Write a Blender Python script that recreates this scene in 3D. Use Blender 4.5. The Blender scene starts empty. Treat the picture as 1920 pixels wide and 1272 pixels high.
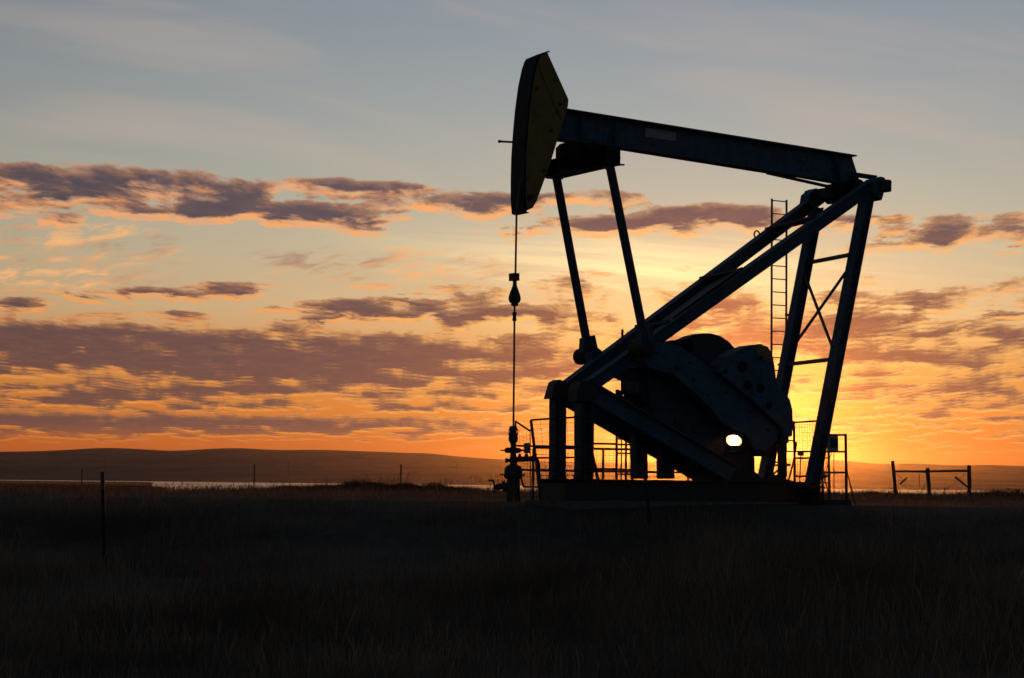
import bpy, math, random
import numpy as np
from mathutils import Vector, Matrix

random.seed(7)
rng = np.random.default_rng(7)
S = bpy.context.scene
COL = S.collection
R = math.radians

# ------------------------------------------------------------------ camera
FPX = 4000.0                       # focal length in pixels of the 1920 wide photograph
EYE = Vector((0, 0, 1.6))
PITCH = math.atan(269 / FPX)
ROLL = R(0.63)
ROT = Matrix.Rotation(R(90) + PITCH, 3, 'X') @ Matrix.Rotation(ROLL, 3, 'Z')
cd = bpy.data.cameras.new('camera')
cd.sensor_width = 36.0
cd.lens = 36.0 * FPX / 1920
cd.clip_start = 0.5
cd.clip_end = 30000
cam = bpy.data.objects.new('camera', cd)
COL.objects.link(cam)
cam.matrix_world = Matrix.Translation(EYE) @ ROT.to_4x4()
S.camera = cam


def ray(px, py):
    return (ROT @ Vector(((px - 960) / FPX, -(py - 636) / FPX, -1))).normalized()


def azel(px, py):
    d = ray(px, py)
    return math.degrees(math.atan2(d.x, d.y)), math.degrees(math.asin(d.z))


SUN = ray(1376, 825)
SUN_AZ, SUN_EL = azel(1376, 825)

# ------------------------------------------------------------------ render settings
S.view_settings.view_transform = 'Standard'
S.view_settings.look = 'None'
S.view_settings.exposure = 0
S.view_settings.gamma = 1
S.render.engine = 'CYCLES'
S.cycles.use_denoising = True
S.cycles.max_bounces = 6
S.cycles.diffuse_bounces = 3
S.cycles.glossy_bounces = 3
S.cycles.volume_bounces = 1
S.cycles.sample_clamp_indirect = 2.0


# ------------------------------------------------------------------ node helpers
def lin(r, g, b):
    f = lambda c: c / 12.92 if c <= .04045 else ((c + .055) / 1.055) ** 2.4
    return (f(r / 255), f(g / 255), f(b / 255), 1.0)


class NT:
    """small helper to write node trees as expressions"""

    def __init__(self, tree):
        self.t = tree

    def put(self, sock, v):
        if v is None:
            return
        if isinstance(v, bpy.types.NodeSocket):
            self.t.links.new(v, sock)
        else:
            sock.default_value = v

    def m(self, op, a, b=None, c=None, clamp=False):
        n = self.t.nodes.new('ShaderNodeMath')
        n.operation = op
        n.use_clamp = clamp
        for i, v in enumerate((a, b, c)):
            self.put(n.inputs[i], v)
        return n.outputs[0]

    def v(self, op, a, b=None, c=None):
        n = self.t.nodes.new('ShaderNodeVectorMath')
        n.operation = op
        for i, v in enumerate((a, b, c)):
            if v is not None:
                self.put(n.inputs[i], v)
        return n.outputs['Value'] if op in ('DOT_PRODUCT', 'LENGTH', 'DISTANCE') else n.outputs[0]

    def xyz(self, x, y, z=0.0):
        n = self.t.nodes.new('ShaderNodeCombineXYZ')
        for i, v in enumerate((x, y, z)):
            self.put(n.inputs[i], v)
        return n.outputs[0]

    def noise(self, vec, scale, detail=4.0, rough=.55, dist=0.0, lac=2.0):
        n = self.t.nodes.new('ShaderNodeTexNoise')
        if vec is not None:
            self.put(n.inputs['Vector'], vec)
        n.inputs['Scale'].default_value = scale
        n.inputs['Detail'].default_value = detail
        n.inputs['Roughness'].default_value = rough
        n.inputs['Lacunarity'].default_value = lac
        n.inputs['Distortion'].default_value = dist
        return n.outputs[0]

    def step(self, x, a, b, lo=0.0, hi=1.0):
        n = self.t.nodes.new('ShaderNodeMapRange')
        n.interpolation_type = 'SMOOTHSTEP'
        self.put(n.inputs['Value'], x)
        n.inputs['From Min'].default_value = a
        n.inputs['From Max'].default_value = b
        n.inputs['To Min'].default_value = lo
        n.inputs['To Max'].default_value = hi
        return n.outputs[0]

    def mix(self, f, a, b, mode='MIX'):
        n = self.t.nodes.new('ShaderNodeMix')
        n.data_type = 'RGBA'
        n.blend_type = mode
        n.clamp_factor = True
        self.put(n.inputs[0], f)
        self.put(n.inputs[6], a)
        self.put(n.inputs[7], b)
        return n.outputs[2]

    def ramp(self, f, stops):
        n = self.t.nodes.new('ShaderNodeValToRGB')
        cr = n.color_ramp
        while len(cr.elements) > 1:
            cr.elements.remove(cr.elements[-1])
        cr.elements[0].position = stops[0][0]
        cr.elements[0].color = stops[0][1]
        for p, c in stops[1:]:
            e = cr.elements.new(p)
            e.color = c
        self.put(n.inputs[0], f)
        return n.outputs[0]


# ------------------------------------------------------------------ sky
# clouds: centre x, y, half width, half height in picture pixels (turned into azimuth and elevation), weight
CLOUDS = [
    # upper bank, left
    (60, 350, 260, 40, 1.0), (260, 350, 200, 36, 1.0), (455, 362, 130, 26, .85), (660, 358, 160, 22, .9),
    (240, 400, 120, 13, .8), (420, 396, 160, 20, .85), (590, 402, 150, 24, .9), (715, 392, 60, 26, .6),
    (690, 430, 55, 6, .55), (830, 362, 70, 10, .3), (60, 400, 120, 12, .35),
    # upper bank, middle and right
    (900, 386, 130, 27, .95), (1090, 376, 170, 18, .75), (1000, 434, 90, 9, .7), (1190, 424, 180, 20, .95),
    (1370, 408, 150, 24, 1.0), (1590, 420, 160, 18, .9), (1790, 434, 170, 30, 1.0), (1900, 424, 120, 26, .95),
    (1690, 455, 90, 10, .35),
    # small middle clouds
    (290, 553, 140, 12, .8), (440, 544, 110, 15, .95), (30, 570, 80, 13, .8), (180, 600, 110, 11, .6),
    (330, 592, 60, 9, .6), (520, 585, 60, 10, .6), (60, 545, 60, 4, .4), (1250, 612, 120, 14, .5),
    (730, 572, 170, 16, .95), (690, 540, 60, 8, .55), (870, 555, 120, 22, .8), (800, 595, 240, 13, .95),
    (960, 590, 140, 22, .8), (620, 606, 70, 7, .65),
    (1330, 574, 200, 16, .9), (1560, 562, 90, 20, .75), (1690, 580, 70, 9, .9), (1850, 590, 80, 8, .8),
    (1640, 612, 140, 24, 1.0), (1800, 622, 170, 18, .9), (1880, 640, 150, 16, .9), (1500, 620, 90, 22, .7),
    (1800, 684, 220, 14, .7), (1700, 700, 190, 20, .5), (1860, 712, 150, 16, .7), (1880, 760, 150, 40, .45),
    # wide broken fields
    (150, 655, 460, 60, 1.2), (540, 680, 520, 66, 1.2), (880, 682, 300, 50, 1.0), (300, 738, 460, 44, .72),
    (800, 728, 440, 60, .42), (1120, 650, 330, 110, .55), (1380, 620, 240, 60, .55), (1700, 640, 380, 90, .50), (1760, 740, 380, 90, .42),
    (100, 798, 360, 26, 1.2), (430, 800, 420, 22, 1.1), (760, 802, 330, 18, .75), (1400, 720, 460, 110, .34),
]

W = bpy.data.worlds.new('World')
S.world = W
W.use_nodes = True
wt = W.node_tree
wt.nodes.clear()


def make_cloud_group():
    g = bpy.data.node_groups.new('cloud_field', 'ShaderNodeTree')
    g.interface.new_socket('azel', in_out='INPUT', socket_type='NodeSocketVector')
    g.interface.new_socket('field', in_out='OUTPUT', socket_type='NodeSocketFloat')
    N = NT(g)
    gi = g.nodes.new('NodeGroupInput')
    go = g.nodes.new('NodeGroupOutput')
    p = gi.outputs[0]
    sp = g.nodes.new('ShaderNodeSeparateXYZ')
    N.put(sp.inputs[0], p)
    q = N.m('ADD', sp.outputs[1], 2.5)
    q = N.m('MAXIMUM', q, 1.0)
    pl = N.xyz(N.m('DIVIDE', sp.outputs[0], q), N.m('DIVIDE', 33.0, q))
    n1 = N.noise(pl, 3.3, 7.0, .58, .3)
    n0 = N.noise(N.v('ADD', pl, (9.3, 4.1, 0)), 1.1, 2.0, .5)
    n2 = N.noise(N.xyz(N.m('DIVIDE', sp.outputs[0], q), N.m('DIVIDE', 27.0, q), 3.7), 11.0, 5.0, .62, .5)
    # ragged outlines: shift the lookup a little before measuring the clouds
    wob = N.xyz(N.m('MULTIPLY', N.m('SUBTRACT', n0, .5), 3.0), N.m('MULTIPLY', N.m('SUBTRACT', n1, .5), .9))
    pw = N.v('ADD', p, wob)
    acc = None
    for (cx, cy, hw, hh, w) in CLOUDS:
        a, e = azel(cx, cy)
        a1, _ = azel(cx + hw, cy)
        kx, ky = 1 / (a1 - a), 69.8 / hh
        v = N.v('MULTIPLY_ADD', pw, (kx, ky, 0), (-a * kx, -e * ky, 0))
        d = N.v('DOT_PRODUCT', v, v)
        f = N.m('MULTIPLY_ADD', d, -w * .8, w)
        acc = f if acc is None else N.m('SMOOTH_MAX', acc, f, .12)
    f = N.m('MAXIMUM', acc, -2.0)
    f = N.m('MULTIPLY_ADD', N.m('SUBTRACT', n1, .495), 3.9, f)
    f = N.m('MULTIPLY_ADD', N.m('SUBTRACT', n0, .5), 1.3, f)
    f = N.m('MULTIPLY_ADD', N.m('SUBTRACT', n2, .5), 1.7, f)
    N.put(go.inputs[0], f)
    return g


def build_sky():
    N = NT(wt)
    geo = wt.nodes.new('ShaderNodeTexCoord')
    D = N.v('NORMALIZE', geo.outputs['Generated'])
    sp = wt.nodes.new('ShaderNodeSeparateXYZ')
    N.put(sp.inputs[0], D)
    az = N.m('MULTIPLY', N.m('ARCTAN2', sp.outputs[0], sp.outputs[1]), 57.2958)
    el = N.m('MULTIPLY', N.m('ARCSINE', sp.outputs[2]), 57.2958)
    azel_v = N.xyz(az, el)
    sd = N.v('DOT_PRODUCT', D, tuple(SUN))
    ang = N.m('MULTIPLY', N.m('ARCCOSINE', N.m('MINIMUM', sd, .9999999)), 57.2958)
    # clear evening sky, low band
    t = N.m('DIVIDE', N.m('MAXIMUM', el, 0.0), 20.0)
    clear = N.ramp(t, [
        (0.0, lin(188, 84, 34)), (0.04, lin(208, 104, 42)), (0.10, lin(222, 132, 58)), (0.165, lin(222, 156, 84)),
        (0.23, lin(218, 182, 136)), (0.30, lin(204, 186, 153)), (0.38, lin(184, 180, 162)), (0.46, lin(168, 171, 166)),
        (0.56, lin(153, 160, 164)), (0.66, lin(139, 149, 160)), (1.0, lin(98, 114, 138))])
    # stretched glow toward the sun
    daz = N.m('SUBTRACT', az, SUN_AZ)
    de = N.m('SUBTRACT', el, SUN_EL)
    gw = N.m('ADD', N.m('POWER', N.m('DIVIDE', daz, 7.5), 2.0), N.m('POWER', N.m('DIVIDE', N.m('SUBTRACT', el, 3.4), 3.6), 2.0))
    gw = N.m('EXPONENT', N.m('MULTIPLY', gw, -1.0))
    gt = N.m('ADD', N.m('POWER', N.m('DIVIDE', daz, 2.7), 2.0), N.m('POWER', N.m('DIVIDE', N.m('SUBTRACT', el, 2.5), 1.5), 2.0))
    gt = N.m('EXPONENT', N.m('MULTIPLY', gt, -1.0))
    side = N.m('EXPONENT', N.m('MULTIPLY', N.m('POWER', N.m('DIVIDE', daz, 26.0), 2.0), -1.0))
    side = N.m('MULTIPLY_ADD', side, .52, .48)
    clear = N.mix(1.0, clear, N.xyz(side, side, side), 'MULTIPLY')
    clear = N.mix(gw, clear, (.27, .125, .022, 1), 'ADD')
    clear = N.mix(gt, clear, (.40, .17, .015, 1), 'ADD')
    # pink and pale veils, high thin streaks
    pl = N.xyz(N.m('MULTIPLY', az, .05), N.m('ADD', N.m('MULTIPLY', el, .32), N.m('MULTIPLY', az, .05)))
    veil = N.noise(pl, 1.6, 4.0, .5, .6)
    veil = N.m('MULTIPLY', N.step(veil, .42, .72), N.m('MULTIPLY', N.step(el, 5.5, 8.5), N.step(el, 11.5, 15.0, 1, 0)))
    clear = N.mix(N.m('MULTIPLY', veil, .34), clear, lin(206, 178, 158))
    st = N.xyz(N.m('MULTIPLY', az, .10), N.m('ADD', N.m('MULTIPLY', el, 1.5), N.m('MULTIPLY', az, .22)))
    stk = N.noise(st, 1.5, 4.0, .55, .3)
    stk = N.m('MULTIPLY', N.step(stk, .48, .70), N.m('MULTIPLY', N.step(el, 3.6, 5.0), N.step(el, 6.2, 7.5, 1, 0)))
    stk = N.m('MULTIPLY', stk, N.m('MULTIPLY', gw, .8))
    clear = N.mix(stk, clear, (1.0, .76, .36, 1))
    # long pale sheet of cirrus above the hidden sun
    aC, eC = azel(1230, 502)
    sx_ = N.m('DIVIDE', N.m('SUBTRACT', az, aC), 5.2)
    sy_ = N.m('DIVIDE', N.m('ADD', N.m('SUBTRACT', el, eC), N.m('MULTIPLY', N.m('SUBTRACT', az, aC), .06)), .62)
    sg_ = N.m('EXPONENT', N.m('MULTIPLY', N.m('ADD', N.m('MULTIPLY', sx_, sx_), N.m('MULTIPLY', sy_, sy_)), -1.0))
    sn_ = N.noise(N.xyz(N.m('MULTIPLY', az, .12), N.m('ADD', N.m('MULTIPLY', el, 2.6), N.m('MULTIPLY', az, .16))), 1.3, 4.0, .55, .3)
    clear = N.mix(N.m('MULTIPLY', sg_, N.step(sn_, .32, .62, .25, 1.0)), clear, (.42, .30, .11, 1), 'ADD')
    # thin mackerel veil at the left
    q = N.m('MAXIMUM', N.m('ADD', el, 2.0), .7)
    mp = N.xyz(N.m('DIVIDE', az, q), N.m('ADD', N.m('DIVIDE', 46.0, q), N.m('DIVIDE', az, q)))
    mk = N.noise(mp, 7.0, 4.0, .62, .4)
    aL, eL = azel(120, 478)
    ml = N.m('ADD', N.m('POWER', N.m('DIVIDE', N.m('SUBTRACT', az, aL), 3.6), 2.0), N.m('POWER', N.m('DIVIDE', N.m('SUBTRACT', el, eL), 1.1), 2.0))
    aM, eM = azel(720, 496)
    mm = N.m('ADD', N.m('POWER', N.m('DIVIDE', N.m('SUBTRACT', az, aM), 4.2), 2.0), N.m('POWER', N.m('DIVIDE', N.m('SUBTRACT', el, eM), .55), 2.0))
    mk_m = N.m('MAXIMUM', N.m('SUBTRACT', 1.0, ml), N.m('MULTIPLY', N.m('SUBTRACT', 1.0, mm), .8))
    mk = N.m('MULTIPLY', N.step(mk, .42, .66), N.m('MINIMUM', N.m('MULTIPLY', N.m('MAXIMUM', mk_m, 0.0), 2.2), 1.0))
    mkb = N.noise(mp, 2.0, 3.0, .5)
    clear = N.mix(N.m('MULTIPLY', mk, .95), clear, N.mix(N.step(mkb, .4, .62), lin(244, 182, 122), lin(176, 140, 116)))
    # clouds, lit from below by the low sun
    cg = make_cloud_group()

    def field(vec):
        n = wt.nodes.new('ShaderNodeGroup')
        n.node_tree = cg
        N.put(n.inputs[0], vec)
        return n.outputs[0]
    F0 = field(azel_v)
    drop = N.m('MULTIPLY_ADD', el, -.024, -.02)
    F1 = field(N.v('ADD', azel_v, N.xyz(0.0, drop)))
    front = N.m('MULTIPLY', N.step(N.m('ABSOLUTE', az), 22, 40, 1, 0), N.step(el, .6, 1.5))
    alpha = N.m('MULTIPLY', N.step(F0, .0, .42), front)
    thick = N.step(F0, .0, .9)
    under = N.step(F1, -.15, .75)
    dark = N.m('MULTIPLY', N.m('MULTIPLY_ADD', thick, .40, .60), under)
    e01 = N.step(el, 1.5, 8.0)
    cd_ = N.mix(e01, lin(118, 82, 74), lin(92, 83, 92))
    cd_ = N.mix(N.m('MULTIPLY', gw, .75), cd_, lin(150, 92, 66))
    cd_ = N.mix(1.0, cd_, N.xyz(side, side, side), 'MULTIPLY')
    cl_ = N.mix(e01, lin(236, 150, 70), lin(248, 168, 106))
    cl_ = N.mix(gw, cl_, (1.1, .66, .20, 1))
    # mottled interiors and broken lit rims
    mot = N.noise(N.xyz(N.m('DIVIDE', az, q), N.m('DIVIDE', 30.0, q)), 9.0, 5.0, .65, .5)
    cd_ = N.mix(N.step(mot, .36, .72), cd_, N.mix(.06, cd_, cl_))
    ccol = N.mix(dark, cl_, cd_)
    rim = N.m('MULTIPLY', N.m('SUBTRACT', 1.0, dark), N.step(mot, .62, .40, 0, .5))
    alpha = N.m('MULTIPLY', alpha, N.m('SUBTRACT', 1.0, rim))
    sky = N.mix(alpha, clear, ccol)
    # sun's aureole and disc
    aur = N.m('EXPONENT', N.m('MULTIPLY', ang, -1.1))
    sky = N.mix(N.m('MULTIPLY', aur, N.m('SUBTRACT', 1.0, N.m('MULTIPLY', alpha, .6))), sky, (1.2, .50, .06, 1), 'ADD')
    disc = N.step(ang, .06, .20, 1, 0)
    sky = N.mix(disc, sky, (26, 16, 5, 1))
    # the rest of the dome: Nishita evening sky
    ns = wt.nodes.new('ShaderNodeTexSky')
    ns.sky_type = 'NISHITA'
    ns.sun_disc = False
    ns.sun_elevation = R(SUN_EL)
    ns.sun_rotation = R(SUN_AZ)
    ns.air_density = 1.0
    ns.dust_density = 1.5
    ns.ozone_density = 2.0
    dome = N.mix(1.0, ns.outputs[0], (DOME * 1.05, DOME * 1.01, DOME * 1.08, 1), 'MULTIPLY')
    fr = N.m('MULTIPLY', N.step(el, 14.0, 30.0, 1, 0), N.step(N.m('ABSOLUTE', az), 35, 80, 1, 0))
    out = N.mix(fr, dome, sky)
    low = N.step(el, -3.0, -.3)
    out = N.mix(low, (.02, .014, .01, 1), out)
    bg = wt.nodes.new('ShaderNodeBackground')
    N.put(bg.inputs[0], out)
    bg.inputs[1].default_value = 1.0
    wo = wt.nodes.new('ShaderNodeOutputWorld')
    wt.links.new(bg.outputs[0], wo.inputs[0])


DOME = 0.10                         # Nishita dome strength
build_sky()
W.cycles.sampling_method = 'MANUAL'
W.cycles.sample_map_resolution = 1024

# ------------------------------------------------------------------ sun lamp
sl = bpy.data.lights.new('sun', 'SUN')
sl.energy = .9
sl.angle = R(0.53)
sl.color = (1.0, .27, .04)
so = bpy.data.objects.new('sun', sl)
COL.objects.link(so)
so.rotation_euler = (-SUN).to_track_quat('-Z', 'Y').to_euler()
so.location = (0, 0, 30)


# ------------------------------------------------------------------ materials
def mat(name, c1, c2=None, scale=6.0, rough=.6, metal=0.0, bump=0.0, c3=None, stretch=(1, 1, 1), spec=.5):
    m = bpy.data.materials.new(name)
    m.use_nodes = True
    t = m.node_tree
    N = NT(t)
    b = t.nodes['Principled BSDF']
    b.inputs['Roughness'].default_value = rough
    b.inputs['Metallic'].default_value = metal
    b.inputs['Specular IOR Level'].default_value = spec
    g = t.nodes.new('ShaderNodeNewGeometry')
    vec = N.v('MULTIPLY', g.outputs['Position'], stretch)
    c = c1 if len(c1) == 4 else (*c1, 1)
    if c2 is not None:
        n = N.noise(vec, scale, 6.0, .62)
        c = N.mix(N.step(n, .44, .62), c, (*c2, 1))
        if c3 is not None:
            n3 = N.noise(N.v('ADD', vec, (5, 3, 8)), scale * 2.7, 5.0, .6)
            c = N.mix(N.step(n3, .56, .64), c, (*c3, 1))
    N.put(b.inputs['Base Color'], c)
    if bump:
        bn = t.nodes.new('ShaderNodeBump')
        bn.inputs['Strength'].default_value = bump
        bn.inputs['Distance'].default_value = .02
        N.put(bn.inputs['Height'], N.noise(vec, scale * 4, 5.0, .6))
        t.links.new(bn.outputs[0], b.inputs['Normal'])
    return m


M = {}
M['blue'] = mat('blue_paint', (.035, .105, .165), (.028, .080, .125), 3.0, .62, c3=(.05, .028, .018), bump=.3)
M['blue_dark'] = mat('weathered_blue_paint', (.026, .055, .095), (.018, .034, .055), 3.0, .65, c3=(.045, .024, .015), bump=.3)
M['yellow'] = mat('yellow_paint', (.29, .175, .030), (.23, .138, .026), 1.6, .6, c3=(.19, .11, .022), bump=.25)
M['steel'] = mat('dark_steel', (.030, .030, .032), (.045, .034, .028), 5.0, .6, bump=.3)
M['black'] = mat('near_black', (.008, .008, .008), (.014, .011, .009), 5.0, .65, bump=.3, spec=.25)  # near-black tone with little gloss, also on the hole discs
M['rust'] = mat('rusty_pipe', (.060, .038, .026), (.035, .026, .022), 8.0, .75, bump=.3)
M['cable'] = mat('wire_rope', (.06, .055, .05), (.03, .028, .026), 30.0, .5)
M['wire'] = mat('fence_wire', (.10, .09, .085), (.08, .05, .04), 20.0, .55)
M['wood'] = mat('weathered_wood', (.085, .070, .055), (.055, .045, .036), 5.0, .9, bump=.5, stretch=(6, 6, 1))
M['post_green'] = mat('dark_post_paint', (.010, .012, .010), (.016, .012, .010), 9.0, .7)
M['post_white'] = mat('white_post_tip', (.10, .11, .12), (.07, .07, .075), 12.0, .7)
M['white'] = mat('faded_white_plate', (.34, .36, .38), (.28, .30, .32), 9.0, .6)
M['sign_dark'] = mat('sign_print', (.03, .03, .035), (.05, .045, .045), 14.0, .6)
M['box'] = mat('grey_enclosure', (.20, .20, .20), (.15, .15, .15), 6.0, .6)
M['concrete'] = mat('concrete', (.16, .15, .14), (.11, .105, .10), 4.0, .9, bump=.4)


# ------------------------------------------------------------------ mesh builder
class MB:
    def __init__(self):
        self.vs, self.fs = [], []

    def add(self, vs, fs):
        o = len(self.vs)
        self.vs += [Vector(v) for v in vs]
        self.fs += [tuple(i + o for i in f) for f in fs]
        return self

    def prism(self, pts, vec):
        n = len(pts)
        vs = [Vector(p) for p in pts] + [Vector(p) + vec for p in pts]
        fs = [tuple(range(n)), tuple(range(2 * n - 1, n - 1, -1))]
        fs += [(i, i + n, (i + 1) % n + n, (i + 1) % n) for i in range(n)]
        return self.add(vs, fs)

    def bar(self, p, q, w, h, side):
        """rectangular bar p-q, w across along side, h in the third direction"""
        p, q = Vector(p), Vector(q)
        a = (q - p).normalized()
        s = (side - a * side.dot(a)).normalized()
        u = a.cross(s)
        c = [s * (w / 2 * i) + u * (h / 2 * j) for i, j in ((-1, -1), (1, -1), (1, 1), (-1, 1))]
        return self.prism([p + k for k in c], q - p)

    def ibeam(self, p, q, w, h, side, tf=.025, tw=.02):
        """wide-flange beam; flanges lie across side"""
        p, q = Vector(p), Vector(q)
        a = (q - p).normalized()
        s = (side - a * side.dot(a)).normalized()
        u = a.cross(s)
        o = [(-w, -h), (w, -h), (w, -h + 2 * tf), (tw, -h + 2 * tf), (tw, h - 2 * tf), (w, h - 2 * tf), (w, h), (-w, h),
             (-w, h - 2 * tf), (-tw, h - 2 * tf), (-tw, -h + 2 * tf), (-w, -h + 2 * tf)]
        return self.prism([p + s * (i / 2) + u * (j / 2) for i, j in o], q - p)

    def tube(self, p, q, r, r2=None, seg=14):
        return self.lathe(p, q, [(0, r), (1, r if r2 is None else r2)], seg)

    def lathe(self, p, q, prof, seg=18):
        p, q = Vector(p), Vector(q)
        a = (q - p)
        an = a.normalized()
        s = an.orthogonal().normalized()
        u = an.cross(s)
        vs, fs = [], []
        for (t, r) in prof:
            for k in range(seg):
                th = 2 * math.pi * k / seg
                vs.append(p + a * t + (s * math.cos(th) + u * math.sin(th)) * r)
        for i in range(len(prof) - 1):
            for k in range(seg):
                k2 = (k + 1) % seg
                fs.append((i * seg + k, i * seg + k2, (i + 1) * seg + k2, (i + 1) * seg + k))
        fs.append(tuple(range(seg - 1, -1, -1)))
        fs.append(tuple((len(prof) - 1) * seg + k for k in range(seg)))
        return self.add(vs, fs)

    def path(self, pts, r, seg=8):
        for a, b in zip(pts[:-1], pts[1:]):
            self.tube(a, b, r, seg=seg)
        for p in pts[1:-1]:
            self.ball(p, r, 6, 8)
        return self

    def ball(self, c, r, nu=8, nv=12):
        c = Vector(c)
        vs = [c + Vector((0, 0, -r))]
        for i in range(1, nu):
            ph = -math.pi / 2 + math.pi * i / nu
            for k in range(nv):
                th = 2 * math.pi * k / nv
                vs.append(c + Vector((math.cos(ph) * math.cos(th), math.cos(ph) * math.sin(th), math.sin(ph))) * r)
        vs.append(c + Vector((0, 0, r)))
        fs = [(0, 1 + (k + 1) % nv, 1 + k) for k in range(nv)]
        for i in range(nu - 2):
            for k in range(nv):
                a = 1 + i * nv
                fs.append((a + k, a + (k + 1) % nv, a + nv + (k + 1) % nv, a + nv + k))
        l = len(vs) - 1
        a = 1 + (nu - 2) * nv
        fs += [(a + k, a + (k + 1) % nv, l) for k in range(nv)]
        return self.add(vs, fs)

    def build(self, name, m, parent=None, bevel=0.0, smooth=False):
        lo = Vector([min(v[i] for v in self.vs) for i in range(3)])
        hi = Vector([max(v[i] for v in self.vs) for i in range(3)])
        c = (lo + hi) / 2
        if parent is None:
            c.z = lo.z
        me = bpy.data.meshes.new(name)
        me.from_pydata([v - c for v in self.vs], [], self.fs)
        me.materials.append(m)
        me.update()
        import bmesh
        bm = bmesh.new()
        bm.from_mesh(me)
        bmesh.ops.recalc_face_normals(bm, faces=bm.faces)
        bm.to_mesh(me)
        bm.free()
        if smooth:
            me.polygons.foreach_set('use_smooth', [True] * len(me.polygons))
        o = bpy.data.objects.new(name, me)
        COL.objects.link(o)
        if parent is not None:
            o.parent = parent
            o.location = c - WORLD[parent.name]
        else:
            o.location = c
        WORLD[o.name] = c
        if bevel:
            b = o.modifiers.new('bevel', 'BEVEL')
            b.width = bevel
            b.segments = 2
            b.limit_method = 'ANGLE'
        return o


WORLD = {}


def empty(name, loc, label, cat, group=None):
    o = bpy.data.objects.new(name, None)
    o.empty_display_size = .3
    COL.objects.link(o)
    o.location = loc
    WORLD[o.name] = Vector(loc)
    return tag(o, label, cat, group)


def tag(o, label=None, cat=None, group=None, kind=None):
    if label:
        o['label'] = label
    if cat:
        o['category'] = cat
    if group:
        o['group'] = group
    if kind:
        o['kind'] = kind
    return o


# ------------------------------------------------------------------ terrain
PAD = 1.2                                          # height of the well pad


def ss(x, a, b):
    t = np.clip((x - a) / (b - a), 0, 1)
    return t * t * (3 - 2 * t)


def hgt(x, y):
    x = np.asarray(x, float)
    y = np.asarray(y, float)
    z = .12 + .10 * ss(y, 20, 36) + (PAD - .22) * ss(y + .10 * x, 33, 47)
    edge = 112 + 6 * np.sin(x * .05) + .15 * x
    z = z - (.12 + .40 * ss(-x, 10, 17)) * ss(y, 62, 100) + .12 * np.exp(-((y - 104) / 9) ** 2) * np.exp(-((x + 5) / 7.5) ** 2)
    low = -4.2 + 2.1 * ss(-x / np.maximum(y, 1), .150, .172) * (1 - ss(y, 2300, 2500))
    z = z + (low - z) * ss(y, edge, edge + 110)
    z = z + 4.6 * ss(y, 2900, 3150) + 3.0 * ss(y, 3100, 4200)
    n = np.sin(x * 1.7 + y * .9) * np.sin(y * 1.3 - x * .6) + .5 * np.sin(x * 3.9 - y * 2.7)
    pad = np.exp(-(((x - 3.5) / 7) ** 2 + ((y - 46.5) / 7) ** 2) ** 2)
    z = z + n * .025 * (1 - pad) * (1 - ss(y, 150, 200)) * ss(y, -5, 5)
    return z


def gz(x, y):
    return float(hgt(x, y))


def sheet(name, X, Y, Z, m, kind='structure', smooth=True):
    r, c = X.shape
    me = bpy.data.meshes.new(name)
    vs = np.stack([X, Y, Z], -1).reshape(-1, 3)
    i = np.arange((r - 1) * (c - 1))
    a = (i // (c - 1)) * c + i % (c - 1)
    fs = np.stack([a, a + 1, a + c + 1, a + c], -1)
    me.from_pydata(vs.tolist(), [], fs.tolist())
    me.materials.append(m)
    if smooth:
        me.polygons.foreach_set('use_smooth', [True] * len(me.polygons))
    me.update()
    o = bpy.data.objects.new(name, me)
    COL.objects.link(o)
    o['kind'] = kind
    return o


def ground_material():
    m = bpy.data.materials.new('dry_soil_and_turf')
    m.use_nodes = True
    t = m.node_tree
    N = NT(t)
    b = t.nodes['Principled BSDF']
    b.inputs['Roughness'].default_value = .95
    b.inputs['Specular IOR Level'].default_value = .1
    g = t.nodes.new('ShaderNodeNewGeometry')
    P = g.outputs['Position']
    n1 = N.noise(P, .35, 5, .6)
    n2 = N.noise(N.v('MULTIPLY', P, (1, .35, 1)), 3.0, 5, .65)
    c = N.mix(N.step(n1, .38, .64), (.075, .060, .040, 1), (.050, .044, .030, 1))
    c = N.mix(N.m('MULTIPLY', N.step(n2, .45, .68), .6), c, (.11, .085, .055, 1))
    n3 = N.noise(N.v('MULTIPLY', P, (.002, .004, .0)), 1.0, 4, .6)
    c = N.mix(N.m('MULTIPLY', N.step(n3, .45, .6), .5), c, (.045, .040, .028, 1))
    N.put(b.inputs['Base Color'], c)
    bn = t.nodes.new('ShaderNodeBump')
    bn.inputs['Strength'].default_value = .7
    bn.inputs['Distance'].default_value = .06
    N.put(bn.inputs['Height'], N.noise(P, 5.0, 6, .65))
    t.links.new(bn.outputs[0], b.inputs['Normal'])
    return m


M['ground'] = ground_material()
ys = np.concatenate([np.arange(-60, 10, 5.0), np.arange(10, 60, .5), np.arange(60, 130, 1.5), np.geomspace(130, 9000, 70)])
us = np.linspace(-1, 1, 161)
us = np.sign(us) * np.abs(us) ** 1.5
X = us[None, :] * (np.abs(ys)[:, None] * .85 + 40)
Y = np.repeat(ys[:, None], len(us), 1)
sheet('ground', X, Y, hgt(X, Y), M['ground'])

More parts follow.
